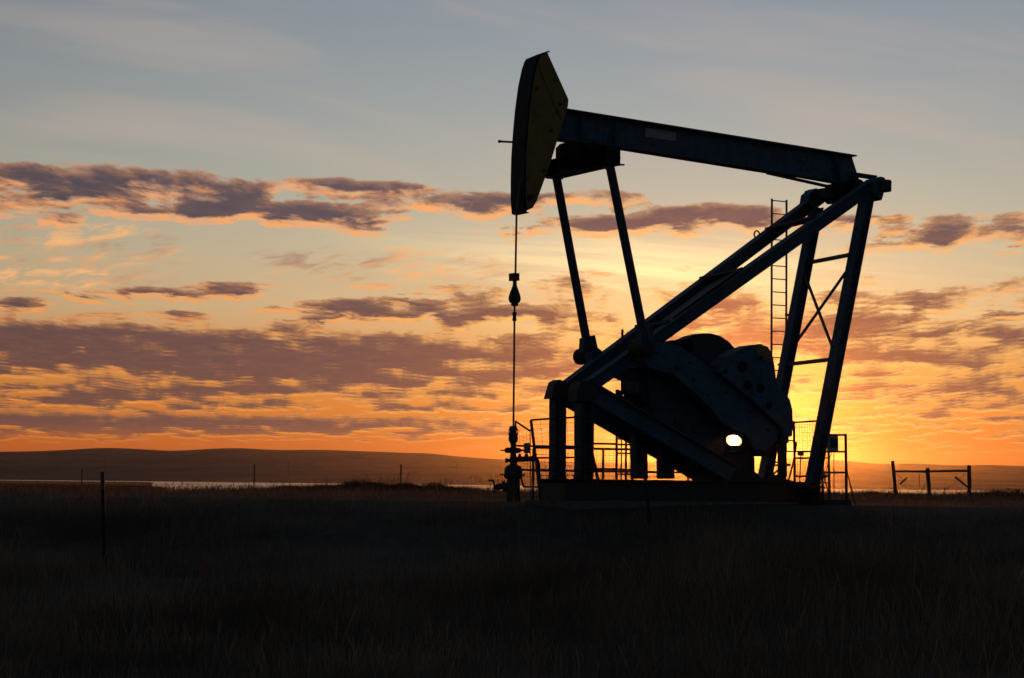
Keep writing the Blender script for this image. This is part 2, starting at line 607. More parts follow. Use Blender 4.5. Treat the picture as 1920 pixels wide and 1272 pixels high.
# lake
wm = bpy.data.materials.new('lake_water')
wm.use_nodes = True
_N = NT(wm.node_tree)
_b = wm.node_tree.nodes['Principled BSDF']
_b.inputs['Base Color'].default_value = (.012, .012, .012, 1)
_b.inputs['Roughness'].default_value = .13
_b.inputs['Specular IOR Level'].default_value = .13
_b.inputs['IOR'].default_value = 1.33
_g = wm.node_tree.nodes.new('ShaderNodeNewGeometry')
_bn = wm.node_tree.nodes.new('ShaderNodeBump')
_bn.inputs['Strength'].default_value = 1.0
_bn.inputs['Distance'].default_value = 2.6
_N.put(_bn.inputs['Height'], _N.noise(_N.v('MULTIPLY', _g.outputs['Position'], (.08, .02, 1)), 1.0, 5, .6))
wm.node_tree.links.new(_bn.outputs[0], _b.inputs['Normal'])
lx = np.linspace(-3400, 3400, 24)
ly = np.linspace(150, 3250, 12)
LX, LY = np.meshgrid(lx, ly)
sheet('lake', LX, LY, np.full_like(LX, -2.5), wm)

# hills: two ridges with their own crest lines
M['hill'] = mat('dry_hillside', (.095, .064, .046), (.032, .025, .021), .006, .95, spec=.1, c3=(.022, .018, .016), stretch=(1, .45, 4))


def ridge(pts, dist, foot, front, back, amp):
    xs = [p[0] for p in pts]
    az = np.linspace(-42, 42, 260)
    cr = []
    for a in az:
        # picture column of this azimuth, then the crest's elevation there
        px = 960 + math.tan(R(a)) * FPX / math.cos(PITCH)
        py = np.interp(px, xs, [p[1] for p in pts])
        e = azel(px, py)[1] if -700 < px < 2600 else azel(-700 if px < 0 else 2600, np.interp(px, xs, [p[1] for p in pts]))[1]
        cr.append(e)
    k = np.hanning(5)
    cr = np.convolve(np.pad(np.array(cr), 2, mode='edge'), k / k.sum(), 'valid')
    rows = [(-front, 0.0), (-front * .75, .10), (-front * .5, .34), (-front * .28, .66), (-front * .12, .90), (0, 1.0), (back * .2, .93), (back * .6, .45), (back, 0.0)]
    X, Y, Z = [], [], []
    for off, f in rows:
        d = dist + off + 90 * np.sin(az * .9 + off * .002) * (abs(off) > 1)
        top = EYE.z + dist * np.tan(np.radians(cr))
        gull = amp * f * (1 - f) * 4 * (np.sin(az * 5.1 + off * .003) + .6 * np.sin(az * 11.7 - off * .002))
        X.append(d * np.sin(np.radians(az)))
        Y.append(d * np.cos(np.radians(az)))
        Z.append(foot + (top - foot) * f + gull)
    o = sheet('hills', np.array(X), np.array(Y), np.array(Z), M['hill'])
    sub = o.modifiers.new('subdivision', 'SUBSURF')
    sub.levels = sub.render_levels = 1
    return o


CREST = [(-700, 850), (-300, 843), (0, 846), (50, 845), (120, 843), (160, 839.5), (200, 838), (260, 840), (300, 844), (345, 844), (385, 841),
         (430, 838), (480, 840), (540, 843), (585, 841), (640, 843), (700, 845), (760, 848), (805, 848), (850, 854), (900, 858),
         (960, 861), (1040, 864), (1120, 866), (1200, 866), (1300, 862), (1400, 858), (1480, 857), (1550, 859.5), (1600, 864), (1655, 869.5), (1700, 868),
         (1730, 868), (1790, 872.5), (1850, 870.5), (1900, 872), (1960, 874), (2200, 868), (2600, 880)]
LOWC = [(-700, 868), (0, 876), (200, 873), (300, 873), (420, 876), (560, 880), (700, 882), (960, 886), (1300, 889), (1650, 896), (1900, 899), (2600, 908)]
ridge(CREST, 7000, -2, 2300, 1700, 5)
ridge(LOWC, 4300, 0, 900, 900, 1.0)

# ------------------------------------------------------------------ haze
hz = MB().bar((0, -250, 64), (0, 9600, 64), 19000, 150, Vector((1, 0, 0)))
hm = bpy.data.materials.new('evening_haze')
hm.use_nodes = True
hm.node_tree.nodes.clear()
pv = hm.node_tree.nodes.new('ShaderNodeVolumePrincipled')
pv.inputs['Color'].default_value = (.92, .88, .84, 1)
pv.inputs['Density'].default_value = 1.6e-5
pv.inputs['Anisotropy'].default_value = .95
mo = hm.node_tree.nodes.new('ShaderNodeOutputMaterial')
hm.node_tree.links.new(pv.outputs[0], mo.inputs['Volume'])
ho = hz.build('haze', hm)
ho['kind'] = 'stuff'

# ------------------------------------------------------------------ the pump's own frame
T = R(30)
AX = Vector((math.cos(T), math.sin(T), 0))          # along the beam, toward the rear
NX = Vector((-math.sin(T), math.cos(T), 0))         # across the pump, away from the camera
UP = Vector((0, 0, 1))
_d = ray(1280, 905)
O = EYE + _d * (46 / _d.y)
O.z = PAD


def P(px, py, d=0.0):
    """point of the upright plane d metres beyond the pump's centre plane"""
    r = ray(px, py)
    k = NX.dot(O + NX * d - EYE) / NX.dot(r)
    return EYE + r * k


def SZ(p):
    return (p - O).dot(AX), p.z


def PS(s, d, z):
    v = O + AX * s + NX * d
    v.z = z
    return v


def PY(px, py, y):
    r = ray(px, py)
    return EYE + r * (y / r.y)


def poly(pts, d0, d1):
    """outline at the near face d0, carried back to d1"""
    return MB().prism([P(x, y, d0) for x, y in pts], NX * (d1 - d0))


def near_far(px_py, d0, d1):
    p = P(*px_py, d0)
    return p, p + NX * (d1 - d0)


pump = empty('pumpjack', (O.x, O.y, PAD), 'tall blue steel oil pumpjack with yellow horse head, black against the sunset', 'oil pump')

# --- skid and its cross beams
sk = MB()
for d in (-.62, .62):
    s0, _ = SZ(P(1062 if d < 0 else 1012, 920, d))
    s1, _ = SZ(P(1520, 920, -.62))
    sk.ibeam(PS(s0, d, PAD + .25), PS(s1, d, PAD + .25), .26, .47, NX)
sk.build('skid_rail', M['steel'], pump)
s0, _ = SZ(P(1062, 920, -.62))
for k in range(7):
    s = s0 + .16 + k * (s1 - s0 - .3) / 6
    MB().bar(PS(s, -.49, PAD + .22), PS(s, .49, PAD + .22), .36, .2, UP).build('cross_member', M['steel'], pump)
rb = MB()
sr, _ = SZ(P(1522, 905, -1.15))
rb.ibeam(PS(sr, -1.45, PAD + .25), PS(sr, 1.45, PAD + .25), .4, .46, AX)
rb.build('rear_cross_beam', M['steel'], pump)
cb = MB()
sc0, _ = SZ(P(1062, 920, -.62))
cb.bar(PS(sc0 - .05, 0, PAD - .22), PS(sr + .3, 0, PAD - .22), 1.9, .52, NX)
cb.build('concrete_footing', M['concrete'], pump)

# --- front posts
for d, x, xb in ((.55, 1046, 1045), (-.55, 1093, 1093)):
    top, bot = P(x, 728, d), P(xb, 893, d)
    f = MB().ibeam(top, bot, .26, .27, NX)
    o = f.build('front_post', M['blue_dark'], pump)
    sh = MB()
    for k in (-.11, .11):
        a = bot + AX * k
        sh.bar(a + UP * .02, a - UP * .07, .26, .08, NX)
    sh.bar(bot + UP * .012 - AX * .19, bot + UP * .012 + AX * .19, .3, .024, NX)
    sh.build('foot_plate', M['steel'], o)
    cp = MB()
    if d < 0:
        cp.prism([P(*p, -.72) for p in ((1082, 752), (1082, 730), (1090, 715), (1110, 714), (1122, 730), (1118, 752))], NX * .34)
        cp.build('knuckle', M['steel'], o)
        continue
    cp.prism([P(x - 13, 748, d - .15), P(x - 4, 717, d - .15), P(x + 4, 712, d - .15), P(x + 13, 716, d - .15), P(x + 22, 726, d - .15), P(x + 20, 748, d - .15)], NX * .3)
    cp.build('knuckle', M['steel'], o)

# --- sloping base struts
for d, a, b in ((-.55, (1092, 727), (1374, 890)), (.55, (1044, 731), (1328, 895))):
    MB().ibeam(P(*a, d), P(*b, d), .26, .40, NX).build('base_strut', M['blue'], pump)

# --- samson post legs
legs = {}
legs['nf'] = (P(1096, 730, -.55), P(1636, 346, -1.15))
legs['ff'] = (P(1050, 736, .55), P(1540, 368, 1.15))
legs['nr'] = (P(1627, 362, -1.15), P(1521, 918, -1.15))
legs['fr'] = (P(1531, 388, 1.15), P(1433, 902, 1.15))
for k, nm, w, h in (('nf', 'front_leg', .26, .26), ('ff', 'front_leg', .26, .26), ('nr', 'rear_leg', .26, .23), ('fr', 'rear_leg', .26, .23)):
    p, q = legs[k]
    o = MB().ibeam(p, q, w, h, NX, tf=.02, tw=.018).build(nm, M['blue'], pump)
    if nm == 'rear_leg':
        a = (q - p).normalized()
        MB().bar(q + UP * .04 - AX * .22, q + UP * .04 + AX * .22, .42, .05, NX).build('foot_plate', M['steel'], o)

# cross ties of the rear legs
tie = lambda a, b, w, nm='cross_tie', t=.06: MB().bar(a, b, w, t, UP).build(nm, M['blue_dark'], pump)
tie(P(1516, 493, 1.1), P(1594, 478, -1.1), .085)
tie(P(1474, 684, 1.1), P(1560, 674, -1.1), .085)
tie(P(1507, 511, 1.1), P(1561, 652, -1.1), .085, 'cross_brace', .035)
tie(P(1585, 512, -1.04), P(1484, 655, 1.16), .06, 'cross_brace', .035)
# plates between the front legs
tie(P(1446, 430, 1.0), P(1534, 408, -1.0), .05, 'tie_plate', .34)
tie(P(1322, 522, .9), P(1396, 506, -.9), .05, 'tie_plate', .30)
MB().prism([P(1222, 612, .76), P(1342, 522, .92), P(1392, 503, -.9), P(1262, 597, -.72)], UP * .03).build('tie_plate', M['black'], pump)
tie(P(1196, 612, .75), P(1256, 604, -.75), .05, 'tie_plate', .16)
ey = MB()
c = P(1419, 440, 1.1)
ring = [c + AX * (.075 * math.cos(a)) + UP * (.085 * math.sin(a)) for a in np.linspace(-.4, math.pi + .9, 12)]
ey.path(ring, .018)
ey.path([ring[-1], ring[-1] - UP * .1], .018)
ey.build('lifting_eye', M['steel'], pump)

# --- rear centre bearing
sB, zB = SZ(P(1588, 357, 0))
cbm = MB().bar(PS(sB, 1.40, zB), PS(sB, -1.40, zB - .05), .29, .27, AX).build('cross_shaft_beam', M['blue_dark'], pump, bevel=.03)
MB().tube(PS(sB, .42, zB), PS(sB, -.42, zB), .21, seg=24).build('bearing_housing', M['black'], pump)
for d in (-1.15, 1.15):
    e = PS(sB, d, zB)
    MB().prism([e + AX * x + UP * y - NX * .16 for x, y in ((-.34, -.20), (-.30, .0), (-.1, .15), (.02, .13), (-.03, -.26), (-.08, -.38), (-.14, -.34))], NX * .32).build('gusset', M['blue'], pump)
MB().prism([P(x, y, -.2) for x, y in ((1570, 343), (1614, 341), (1626, 362), (1606, 380), (1572, 380), (1560, 368))], NX * .4).build('beam_saddle', M['black'], pump)
MB().bar(P(1590, 326, 0), P(1644, 334, -.35), .10, .09, UP).build('saddle_bolt_bar', M['blue_dark'], pump)

# --- walking beam
wb = MB()
wb.prism([P(x, y, -.012) for x, y in ((1050, 205), (1597, 293), (1613, 344), (1574, 347), (1494, 333), (1155, 278), (1040, 262))], NX * .024)
wb.bar(P(1056, 207, 0), P(1598, 294, 0), .34, .03, NX)
wb.bar(P(1040, 261, 0), P(1160, 277.5, 0), .34, .03, NX)
wb.bar(P(1158, 277, 0), P(1496, 331, 0), .34, .03, NX)
wb.bar(P(1494, 330, 0), P(1576, 344, 0), .16, .02, NX)
for x0, x1, y0, y1 in ((1086, 1083, 213, 265), (1150, 1147, 222, 274), (1560, 1570, 290, 342)):
    a, b = P(x0, y0, 0), P(x1, y1, 0)
    wb.bar(a, b, .30, .02, NX)
beam = wb.build('walking_beam', M['blue'], pump)
np_ = MB().prism([P(x, y, -.018) for x, y in ((1210, 239.5), (1267, 248.5), (1267, 265), (1210, 257))], NX * -.008)
tag(np_.build('name_plate', M['white'], beam), 'blank pale plate on the side of the beam')
MB().bar(P(1440, 325, -.02), P(1564, 352.5, -.02), .14, .04, NX).build('splice_bar', M['blue_dark'], beam)

# --- horse head
HH = [(1026, 98), (1066, 187), (1065, 199), (1031, 309), (1006, 378), (999, 390), (984, 397)]
ARC = [(982, 370), (982, 330), (983, 290), (986, 245), (990, 200), (996, 155), (1003, 122), (1008, 108)]
hd = MB()
face = HH + ARC
for d in (-.25, .232):
    hd.prism([P(x, y, d) for x, y in face], NX * .018)
# closing plates along the back edges
for (a, b) in zip(HH[:-1], HH[1:]):
    hd.prism([P(*a, -.231), P(*b, -.231), P(*b, -.231) + NX * .462, P(*a, -.231) + NX * .462], -AX * .018)
head = hd.build('horse_head', M['yellow'], pump)
ap = MB()
arc = [(990, 399)] + [(984, 397)] + ARC + [(1011, 103)]
for (a, b) in zip(arc[:-1], arc[1:]):
    pa, pb = P(*a, -.27), P(*b, -.27)
    ap.prism([pa, pb, pb + NX * .54, pa + NX * .54], AX * .05)
ap.build('arc_plate', M['black'], head)
MB().bar(P(1000, 108, -.02), P(1019, 100, -.02), .5, .03, NX).build('top_plate', M['blue_dark'], head)
pin = MB().tube(P(936, 265.5, 0), P(985, 268, 0), .022)
pin.tube(P(935, 265.5, 0), P(938, 265.6, 0), .032)
pin.build('wireline_pin', M['steel'], head)
hl = MB().lathe(P(994, 370, -.251), P(994, 370, -.251) - NX * .03, [(0, .07), (1, .07)], 14).build('head_hole_disc', M['steel'], head)  # steel disc in place of the hole through the head
for x, y in ((1006, 166), (1030, 240), (1033, 250), (1020, 300), (1010, 330)):
    pass

for x, y in ((1006, 166), (1033, 245), (1020, 320), (1040, 150), (1050, 195)):
    c = P(x, y, -.251)
    MB().tube(c, c - NX * .03, .035, seg=8).build('head_bolt', M['steel'], head)
MB().bar(P(1012, 130, -.253), P(1052, 224, -.253), .02, .04, UP).build('seam_bar', M['yellow'], head)
for i in range(6):
    c = P(1094 + i * 9, 262 + i * 1.4, -.013)
    MB().tube(c, c - NX * .035, .03, seg=6).build('flange_bolt', M['steel'], beam)

# --- equalizer and pitmans
sE, zE = SZ(P(1096, 305, 0))
MB().ibeam(PS(sE, 1.30, zE), PS(sE, -1.12, zE), .34, .38, AX).build('equalizer', M['black'], pump)
for d in (-1.13, 1.31):
    ep = MB()
    ep.bar(PS(sE - .26, d, zE - .17), PS(sE + .26, d, zE - .17), .05, .03, NX)
    ep.bar(PS(sE, d, zE - .2), PS(sE, d, zE + .2), .03, .32, NX)
    ep.build('end_plate', M['black'], pump)
sd = MB()
sd.prism([P(x, y, -.26) for x, y in ((1066, 292), (1066, 272), (1074, 264), (1160, 277), (1164, 298), (1120, 312), (1080, 312))], NX * .52)
sd.tube(PS(sE, -.36, zE + .22), PS(sE, .36, zE + .22), .16, seg=20)
sd.build('equalizer_bearing', M['black'], pump)
WP = {}
for d, x, y in ((-1.15, 1211, 652), (1.15, 1105, 668)):
    top = PS(sE, -.98 if d < 0 else d, zE - .15)
    bot = P(x - 4, y - 22, d)
    pt = MB().tube(top, bot, .095, seg=18).build('pitman_arm', M['blue_dark'], pump)
    fk = MB()
    c = P(x, y, d)
    WP[d] = c
    ax = (bot - top).normalized()
    fk.prism([bot + AX * i + UP * j - NX * .11 for i, j in ((-.13, .13), (.13, .2), (.24, -.2), (.1, -.36), (-.15, -.2))], NX * .22)
    fk.build('pitman_fork', M['blue_dark'], pt)
    if d > 0:
        MB().lathe(c + NX * .46, c - NX * .3, [(0, .07), (.02, .14), (.08, .175), (.9, .175), (1, .16)], 24).build('wrist_pin', M['black'], pt)
    else:
        MB().lathe(c + NX * .4, c - NX * .12, [(0, .19), (.88, .19), (.95, .17), (1, .1)], 24).build('wrist_pin', M['rust'], pt)
# flyer bar on the near pitman
MB().bar(P(1208, 606, -1.26), P(1221, 640, -1.26), .03, .05, NX).build('safety_strap', M['blue'], pump)
hk = MB().path([P(1132, 306, -1.1), P(1133, 315, -1.1), P(1138, 320, -1.1)], .008, 6)
hk.build('hanging_wire', M['cable'], pump)

# --- cranks with counterweights
CRANK = [(1228, 640), (1278, 650), (1300, 667), (1345, 698), (1400, 745), (1462, 800), (1459, 826), (1436, 846), (1416, 844), (1410, 835), (1406, 824), (1393, 812), (1376, 806), (1350, 789), (1335, 768), (1300, 735), (1262, 703), (1216, 690), (1200, 668), (1208, 648)]
cr = poly(CRANK, -1.02, -.70).build('crank', M['blue'], pump, bevel=.02)
CW = [(1347, 699), (1352, 684), (1366, 668), (1386, 656), (1408, 648), (1428, 645), (1441, 650), (1449, 664), (1453, 684), (1456, 708), (1462, 728), (1474, 738),
      (1482, 749), (1487, 768), (1488, 800), (1486, 819), (1470, 820), (1464, 800), (1440, 779), (1402, 744)]
cw = poly(CW, -1.17, -.72).build('counterweight', M['blue'], cr, bevel=.03)
for x, y, r in ((1392, 688, .125), (1402, 722, .10), (1426, 728, .10), (1427, 671, .045), (1390, 660, .03), (1360, 697, .045), (1442, 760, .08)):
    c = P(x, y, -1.171)
    MB().tube(c, c - NX * .012, r, seg=20).build('pocket_shade_disc', M['black'], cw)  # flat black discs stand for the shade inside the round holes
yl = poly([(1415, 648), (1428, 647), (1440, 652), (1447, 665), (1449, 680), (1436, 676), (1420, 664)], -1.178, -1.172).build('yellow_tip', M['yellow'], cw)
for x, y in ((1360, 735), (1405, 772), (1440, 806), (1300, 712), (1268, 690)):
    c = P(x, y, -1.02)
    MB().tube(c, c - NX * .05, .035, seg=6).build('bolt', M['steel'], cr)
CRF = [(1110, 660), (1160, 668), (1222, 652), (1250, 643), (1290, 650), (1372, 765), (1350, 790), (1300, 770), (1230, 730), (1180, 715), (1112, 688)]
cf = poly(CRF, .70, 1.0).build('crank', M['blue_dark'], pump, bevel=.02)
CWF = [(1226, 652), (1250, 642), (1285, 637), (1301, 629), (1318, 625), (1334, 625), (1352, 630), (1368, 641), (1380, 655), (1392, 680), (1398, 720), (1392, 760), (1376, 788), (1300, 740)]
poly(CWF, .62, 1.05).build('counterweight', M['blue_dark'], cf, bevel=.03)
# small crest on the near side of the far weight seen between crank and leg
poly([(1240, 650), (1252, 641), (1284, 636), (1300, 640), (1300, 660), (1250, 664)], -.2, .3).build('gearbox_cap', M['black'], pump)

# --- gearbox, pedestal, prime mover
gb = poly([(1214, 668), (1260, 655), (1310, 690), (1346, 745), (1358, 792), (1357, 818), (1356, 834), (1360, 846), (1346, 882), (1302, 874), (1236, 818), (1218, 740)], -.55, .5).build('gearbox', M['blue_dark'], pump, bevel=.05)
MB().tube(P(1312, 742, -.56), P(1312, 742, -.56) - NX * .2, .26, seg=28).build('crank_shaft', M['black'], gb)
for i in range(10):
    a = i * math.tau / 10
    c = P(1290, 770, -.55) + AX * (.42 * math.cos(a)) + UP * (.42 * math.sin(a))
    MB().tube(c, c - NX * .05, .03, seg=6).build('cover_bolt', M['steel'], gb)
for xa, xb in ((1193, 1214), (1242, 1264)):
    MB().prism([P(xa - 2, 810, -.11), P(xb, 810, -.11), P(xb + 1, 898, -.11), P(xa, 898, -.11)], NX * .22).build('pedestal_leg', M['blue_dark'], pump)
# bracket left of the gearbox with small fittings
poly([(1190, 690), (1216, 680), (1226, 760), (1206, 752), (1197, 738), (1199, 715)], -.4, .1).build('brake_drum_bracket', M['blue_dark'], pump)
ft = MB()
ft.bar(P(1158, 738, 0), P(1158, 752, 0), .1, .1, NX)
ft.tube(P(1163, 736, 0), P(1175, 736, 0), .04)
ft.tube(P(1156, 735, 0), P(1160, 735, 0), .05)
ft.bar(P(1150, 748, 0), P(1200, 758, 0), .3, .16, NX)
ft.build('oil_fitting', M['steel'], pump)
sp = MB().tube(P(1166, 745, -.1), P(1167, 618, -.1), .026)
sp.tube(P(1166, 632, -.1), P(1154, 648, -.1), .010)
sp.tube(P(1171, 742, -.1), P(1171, 712, -.1), .010)
sp.build('brake_lever_post', M['steel'], pump)

mt = MB()
mt.prism([P(x, y, -.35) for x, y in ((1345, 850), (1360, 845), (1376, 848), (1393, 845), (1404, 838), (1408, 834), (1407, 850), (1416, 858), (1416, 884), (1424, 890), (1432, 905), (1330, 905), (1336, 880))], NX * .7)
mt = mt.build('motor', M['steel'], pump, bevel=.03)
MB().bar(P(1352, 903, 0), P(1452, 906, 0), .9, .12, NX).build('motor_base', M['steel'], mt)
# shrouded sheave behind the counterweight
poly([(1408, 800), (1424, 790), (1452, 800), (1462, 812), (1456, 832), (1450, 848), (1438, 856), (1414, 857), (1408, 846), (1406, 815)], .25, .40).build('belt_guard', M['black'], pump, bevel=.02)
# added plate: its oval opening shapes the visible patch of low sun
sh_o = [P(1376.5 + 46 * math.cos(a), 826 + 36 * math.sin(a), .56) for a in np.linspace(0, math.tau, 40, endpoint=False)]
sh_i = []
for a in np.linspace(0, math.tau, 40, endpoint=False):
    u, v = 14.8 * math.cos(a), 10.6 * math.sin(a) * (1 + .10 * math.cos(2 * a + 1))
    sh_i.append(P(1376.5 + u * .98 - v * .18, 826.5 + u * .22 + v * .98, .56))
sv_ = MB()
for k in range(40):
    k2 = (k + 1) % 40
    sv_.prism([sh_o[k], sh_o[k2], sh_i[k2], sh_i[k]], NX * .012)
sv_.build('sun_gap_plate', M['black'], pump)
el_ = MB()
el_.bar(P(1465.5, 806, .3), P(1465.5, 906, .3), .13, .14, NX)
el_.build('electric_stand', M['steel'], pump)
MB().bar(P(1457, 822, .3), P(1474, 822, .3), .2, .22, NX).build('junction_box', M['steel'], pump)
MB().bar(P(1472, 872, .3), P(1481, 872, .3), .06, .06, NX).build('conduit_stub', M['steel'], pump)
MB().bar(P(1452, 838, .3), P(1460, 838, .3), .03, .03, NX).build('conduit_bracket', M['steel'], pump)
MB().bar(P(1450, 866, .3), P(1460, 868, .3), .03, .03, NX).build('conduit_bracket', M['steel'], pump)
MB().bar(P(1446, 873, .3), P(1460, 873, .3), .05, .05, NX).build('conduit_bracket', M['steel'], pump)
MB().bar(P(1448, 892, .3), P(1460, 880, .3), .03, .03, NX).build('conduit_bracket', M['steel'], pump)
MB().bar(P(1442, 893, .3), P(1462, 893, .3), .05, .05, NX).build('conduit_bracket', M['steel'], pump)
MB().bar(P(1449, 880, .3), P(1449, 906, .3), .03, .03, NX).build('conduit_bracket', M['steel'], pump)
MB().bar(P(1472, 826, .3), P(1489, 827, .3), .03, .03, NX).build('conduit_bracket', M['steel'], pump)

# --- access ladder beyond the far legs
ld = MB()
sL0, _ = SZ(P(1447, 500, 1.75))
sL1, _ = SZ(P(1474.5, 500, 1.75))
zt = P(1447, 376, 1.75).z
for s in (sL0, sL1):
    ld.bar(PS(s, 1.75, PAD + .6), PS(s, 1.75, zt + .04), .035, .035, NX)
k = 0
while zt - k * .305 > PAD + .7:
    ld.tube(PS(sL0, 1.75, zt - k * .305), PS(sL1, 1.75, zt - k * .305), .013)
    k += 1
lad = ld.build('ladder', M['rust'], pump)
MB().bar(P(1475, 590, 1.74), P(1483, 592, 1.3), .05, .09, UP).build('ladder_bracket', M['rust'], lad)
MB().bar(P(1461, 415, 1.74), P(1466, 418, 1.2), .05, .06, UP).build('ladder_bracket', M['rust'], lad)
MB().bar(P(1460, 684, 1.74), P(1475, 684, 1.2), .05, .06, UP).build('ladder_bracket', M['rust'], lad)
MB().bar(PS(sL0, 1.75, PAD + .62), PS(sL0 + .2, .7, PAD + .40), .05, .05, UP).build('ladder_bracket', M['rust'], lad)

# --- bridle, carrier bar, polished rod
br = MB()
for d in (-.13, .13):
    br.path([P(990, 250, d) - AX * .035, P(984.5 - 5, 330, d) - AX * .02, P(968.5, 402, d), P(966.5, 516, d * .35)], .021, 8)
bridle = br.build('bridle', M['cable'], pump)
c0, c1 = P(964, 513, 0), P(964, 527, 0)
MB().bar(c0, c1, .20, .14, NX).build('carrier_bar', M['steel'], bridle)
q = lambda y: P(965.5 - (y - 500) * .0092, y, 0)
px = 46 / FPX * .955
MB().lathe(q(525), q(574), [(0, .042), (.2, .042), (.3, .06), (.5, .10), (.66, .128), (.78, .128), (.88, .10), (.89, .075), (1.0, .072)], 20).build('load_cell', M['steel'], bridle)
rod = MB().tube(q(572), q(802), .021, seg=10).build('polished_rod', M['cable'], bridle)
rc = MB()
rc.lathe(q(586), q(602), [(0, .048), (.3, .048), (.31, .038), (.7, .038), (.71, .046), (1, .046)], 12)
rc.build('rod_clamp', M['steel'], bridle)

# ------------------------------------------------------------------ wellhead
wy = q(800).y
V = lambda x, y, dy=0.0: PY(x, y, wy + dy)
mpp = wy / FPX
base = V(962, 940)
base.z = gz(base.x, base.y)
well = empty('wellhead', base, 'black steel wellhead with stacked valves below the polished rod', 'wellhead')


def stack(name, y0, y1, prof, x=962.3, m='steel', parent=None):
    b = MB().lathe(V(x, y0), V(x, y1), [((y - y0) / (y1 - y0), hw * mpp) for y, hw in prof], 22)
    return b.build(name, M[m], parent or well)


stb = stack('stuffing_box', 799, 836, [(799, 4), (800, 7), (804, 7.5), (805, 9), (807, 9), (808, 6.5), (812, 6.5), (813, 9.5), (816, 9.5), (817, 8), (819, 9), (826, 9), (831, 6), (836, 5)])
tee = stack('pumping_tee', 834, 876, [(834, 5), (840, 5.2), (841, 6.5), (850, 6.5), (851, 5.5), (858, 6.5), (868, 6.5), (870, 5.5), (876, 5.5)])
csg = stack('casing_head', 871, 941, [(871, 6), (874, 13), (878, 16.5), (886, 17.5), (893, 17.5), (897, 16), (899, 12), (905, 12.5), (941, 14)])
wv = MB()
wv.lathe(V(938, 844.5), V(984, 845), [(0, .012), (.16, .014), (.22, .05), (.28, .058), (.72, .058), (.80, .045), (.88, .02), (1, .014)], 14)
wv.build('rod_blowout_preventer', M['steel'], well)
fp = MB()
fp.lathe(V(947, 863.5), V(965, 863), [(0, .04), (.15, .055), (.3, .035), (1, .04)], 12)
fp.tube(V(962, 862), V(1006, 860), .055)
fp.path([V(1004, 860.5), V(1008, 864), V(1010, 872), V(1011, 905)], .035)
flow = fp.build('flow_pipe', M['steel'], well)
for x, y, r in ((974.5, 857, .05), (987, 856, .06)):
    vv = MB().lathe(V(x, 866), V(x, 851), [(0, r * .8), (.3, r), (.55, r * 1.1), (.75, r * .6), (.85, r * .7), (1, r * .4)], 12)
    vv.build('valve', M['steel'], flow)
MB().bar(V(988.7, 831), V(988.7, 850), .11, 12.5 * mpp, Vector((0, 1, 0))).build('gauge_box', M['box'], well)
MB().tube(V(988, 850), V(988, 858), .015).build('gauge_stem', M['steel'], well)
ch = MB()
ch.tube(V(937, 890.5), V(984, 890.8), .013)
ch.build('lock_screw', M['steel'], well)
sv = MB()
sv.lathe(V(926, 914), V(955, 911), [(0, .03), (.1, .05), (.3, .075), (.55, .06), (.56, .11), (.75, .115), (.8, .07), (1, .07)], 14)
side_valve = sv.build('casing_valve', M['steel'], well)
MB().path([V(915.5, 901), V(924, 901), V(926, 903), V(927, 918), V(927, 926)], .018).build('valve_handle', M['steel'], side_valve)
MB().path([V(969, 866), V(970, 880)], .012).build('stuffing_bolt', M['steel'], well)
MB().path([V(955, 806), V(954, 813)], .01).build('stuffing_bolt', M['steel'], well)
MB().path([V(971, 806), V(970.5, 813)], .01).build('stuffing_bolt', M['steel'], well)


# ------------------------------------------------------------------ guards round the pump
def mesh_wires(mb, a, b, c, d, nu, nv, r=.004):
    """wire grid on the quad a b c d (a-b top, d-c bottom)"""
    a, b, c, d = map(Vector, (a, b, c, d))
    for i in range(1, nu):
        t = i / nu
        mb.tube(a.lerp(b, t), d.lerp(c, t), r, seg=4)
    for j in range(1, nv):
        t = j / nv
        mb.tube(a.lerp(d, t), b.lerp(c, t), r, seg=4)
    return mb


def guard(label, loc):
    o = empty('guard_rail', loc, label, 'guard rail')
    return o


# front guard, between wellhead and posts
dG = -.85
g1 = guard('pipe guard with leaning front post and wire mesh beside the wellhead', P(1012, 938, dG))
GP = lambda x, y: P(x, y, dG)
a = MB()
a.path([GP(1013, 936), GP(1010, 903), GP(995.5, 788)], .030)
a.build('leaning_post', M['rust'], g1)
for pts in ([(995.5, 788), (1030, 785.5), (1112, 781)], [(1002, 836.5), (1112, 838)], [(1006, 859), (1112, 857.5)], [(1010, 881), (1112, 885)]):
    MB().path([GP(*p) for p in pts], .020).build('rail', M['rust'], g1)
MB().path([GP(1112, 781), GP(1110, 938)], .025).build('guard_post', M['rust'], g1)
mesh_wires(MB(), GP(996, 789), GP(1112, 782), GP(1112, 900), GP(1010, 900), 7, 14).build('wire_mesh', M['wire'], g1)
MB().bar(GP(1109, 845), GP(1122, 903), .05, .05, NX).build('diagonal_stay', M['rust'], g1)

g2 = guard('bent pipe guard with sagging mesh right behind the wellhead valves', PY(982, 936, wy + .5))
GQ = lambda x, y: PY(x, y, wy + .5)
for pts in ([(966, 812), (967, 790.5), (993, 808), (996, 806)], [(966, 836), (1006, 837)], [(976, 881), (1012, 882.5)], [(976, 893), (981.5, 913), (1012, 913.5)]):
    MB().path([GQ(*p) for p in pts], .020).build('rail', M['rust'], g2)
MB().path([GQ(994, 808), GQ(994.5, 936)], .010).build('guard_post', M['rust'], g2)
w2 = MB()
for j in range(15):
    y0 = 815 + j * 6.6
    x1 = 997 + j * .9
    sag = max(0, 6 - j * .5)
    w2.path([GQ(970, y0), GQ(983, y0 + sag), GQ(x1, y0)], .0035, 4)
for i in range(5):
    x = 974 + i * 6.5
    w2.path([GQ(x, 806 + i * 1.5), GQ(x + 3, 912)], .0035, 4)
w2.build('wire_mesh', M['wire'], g2)

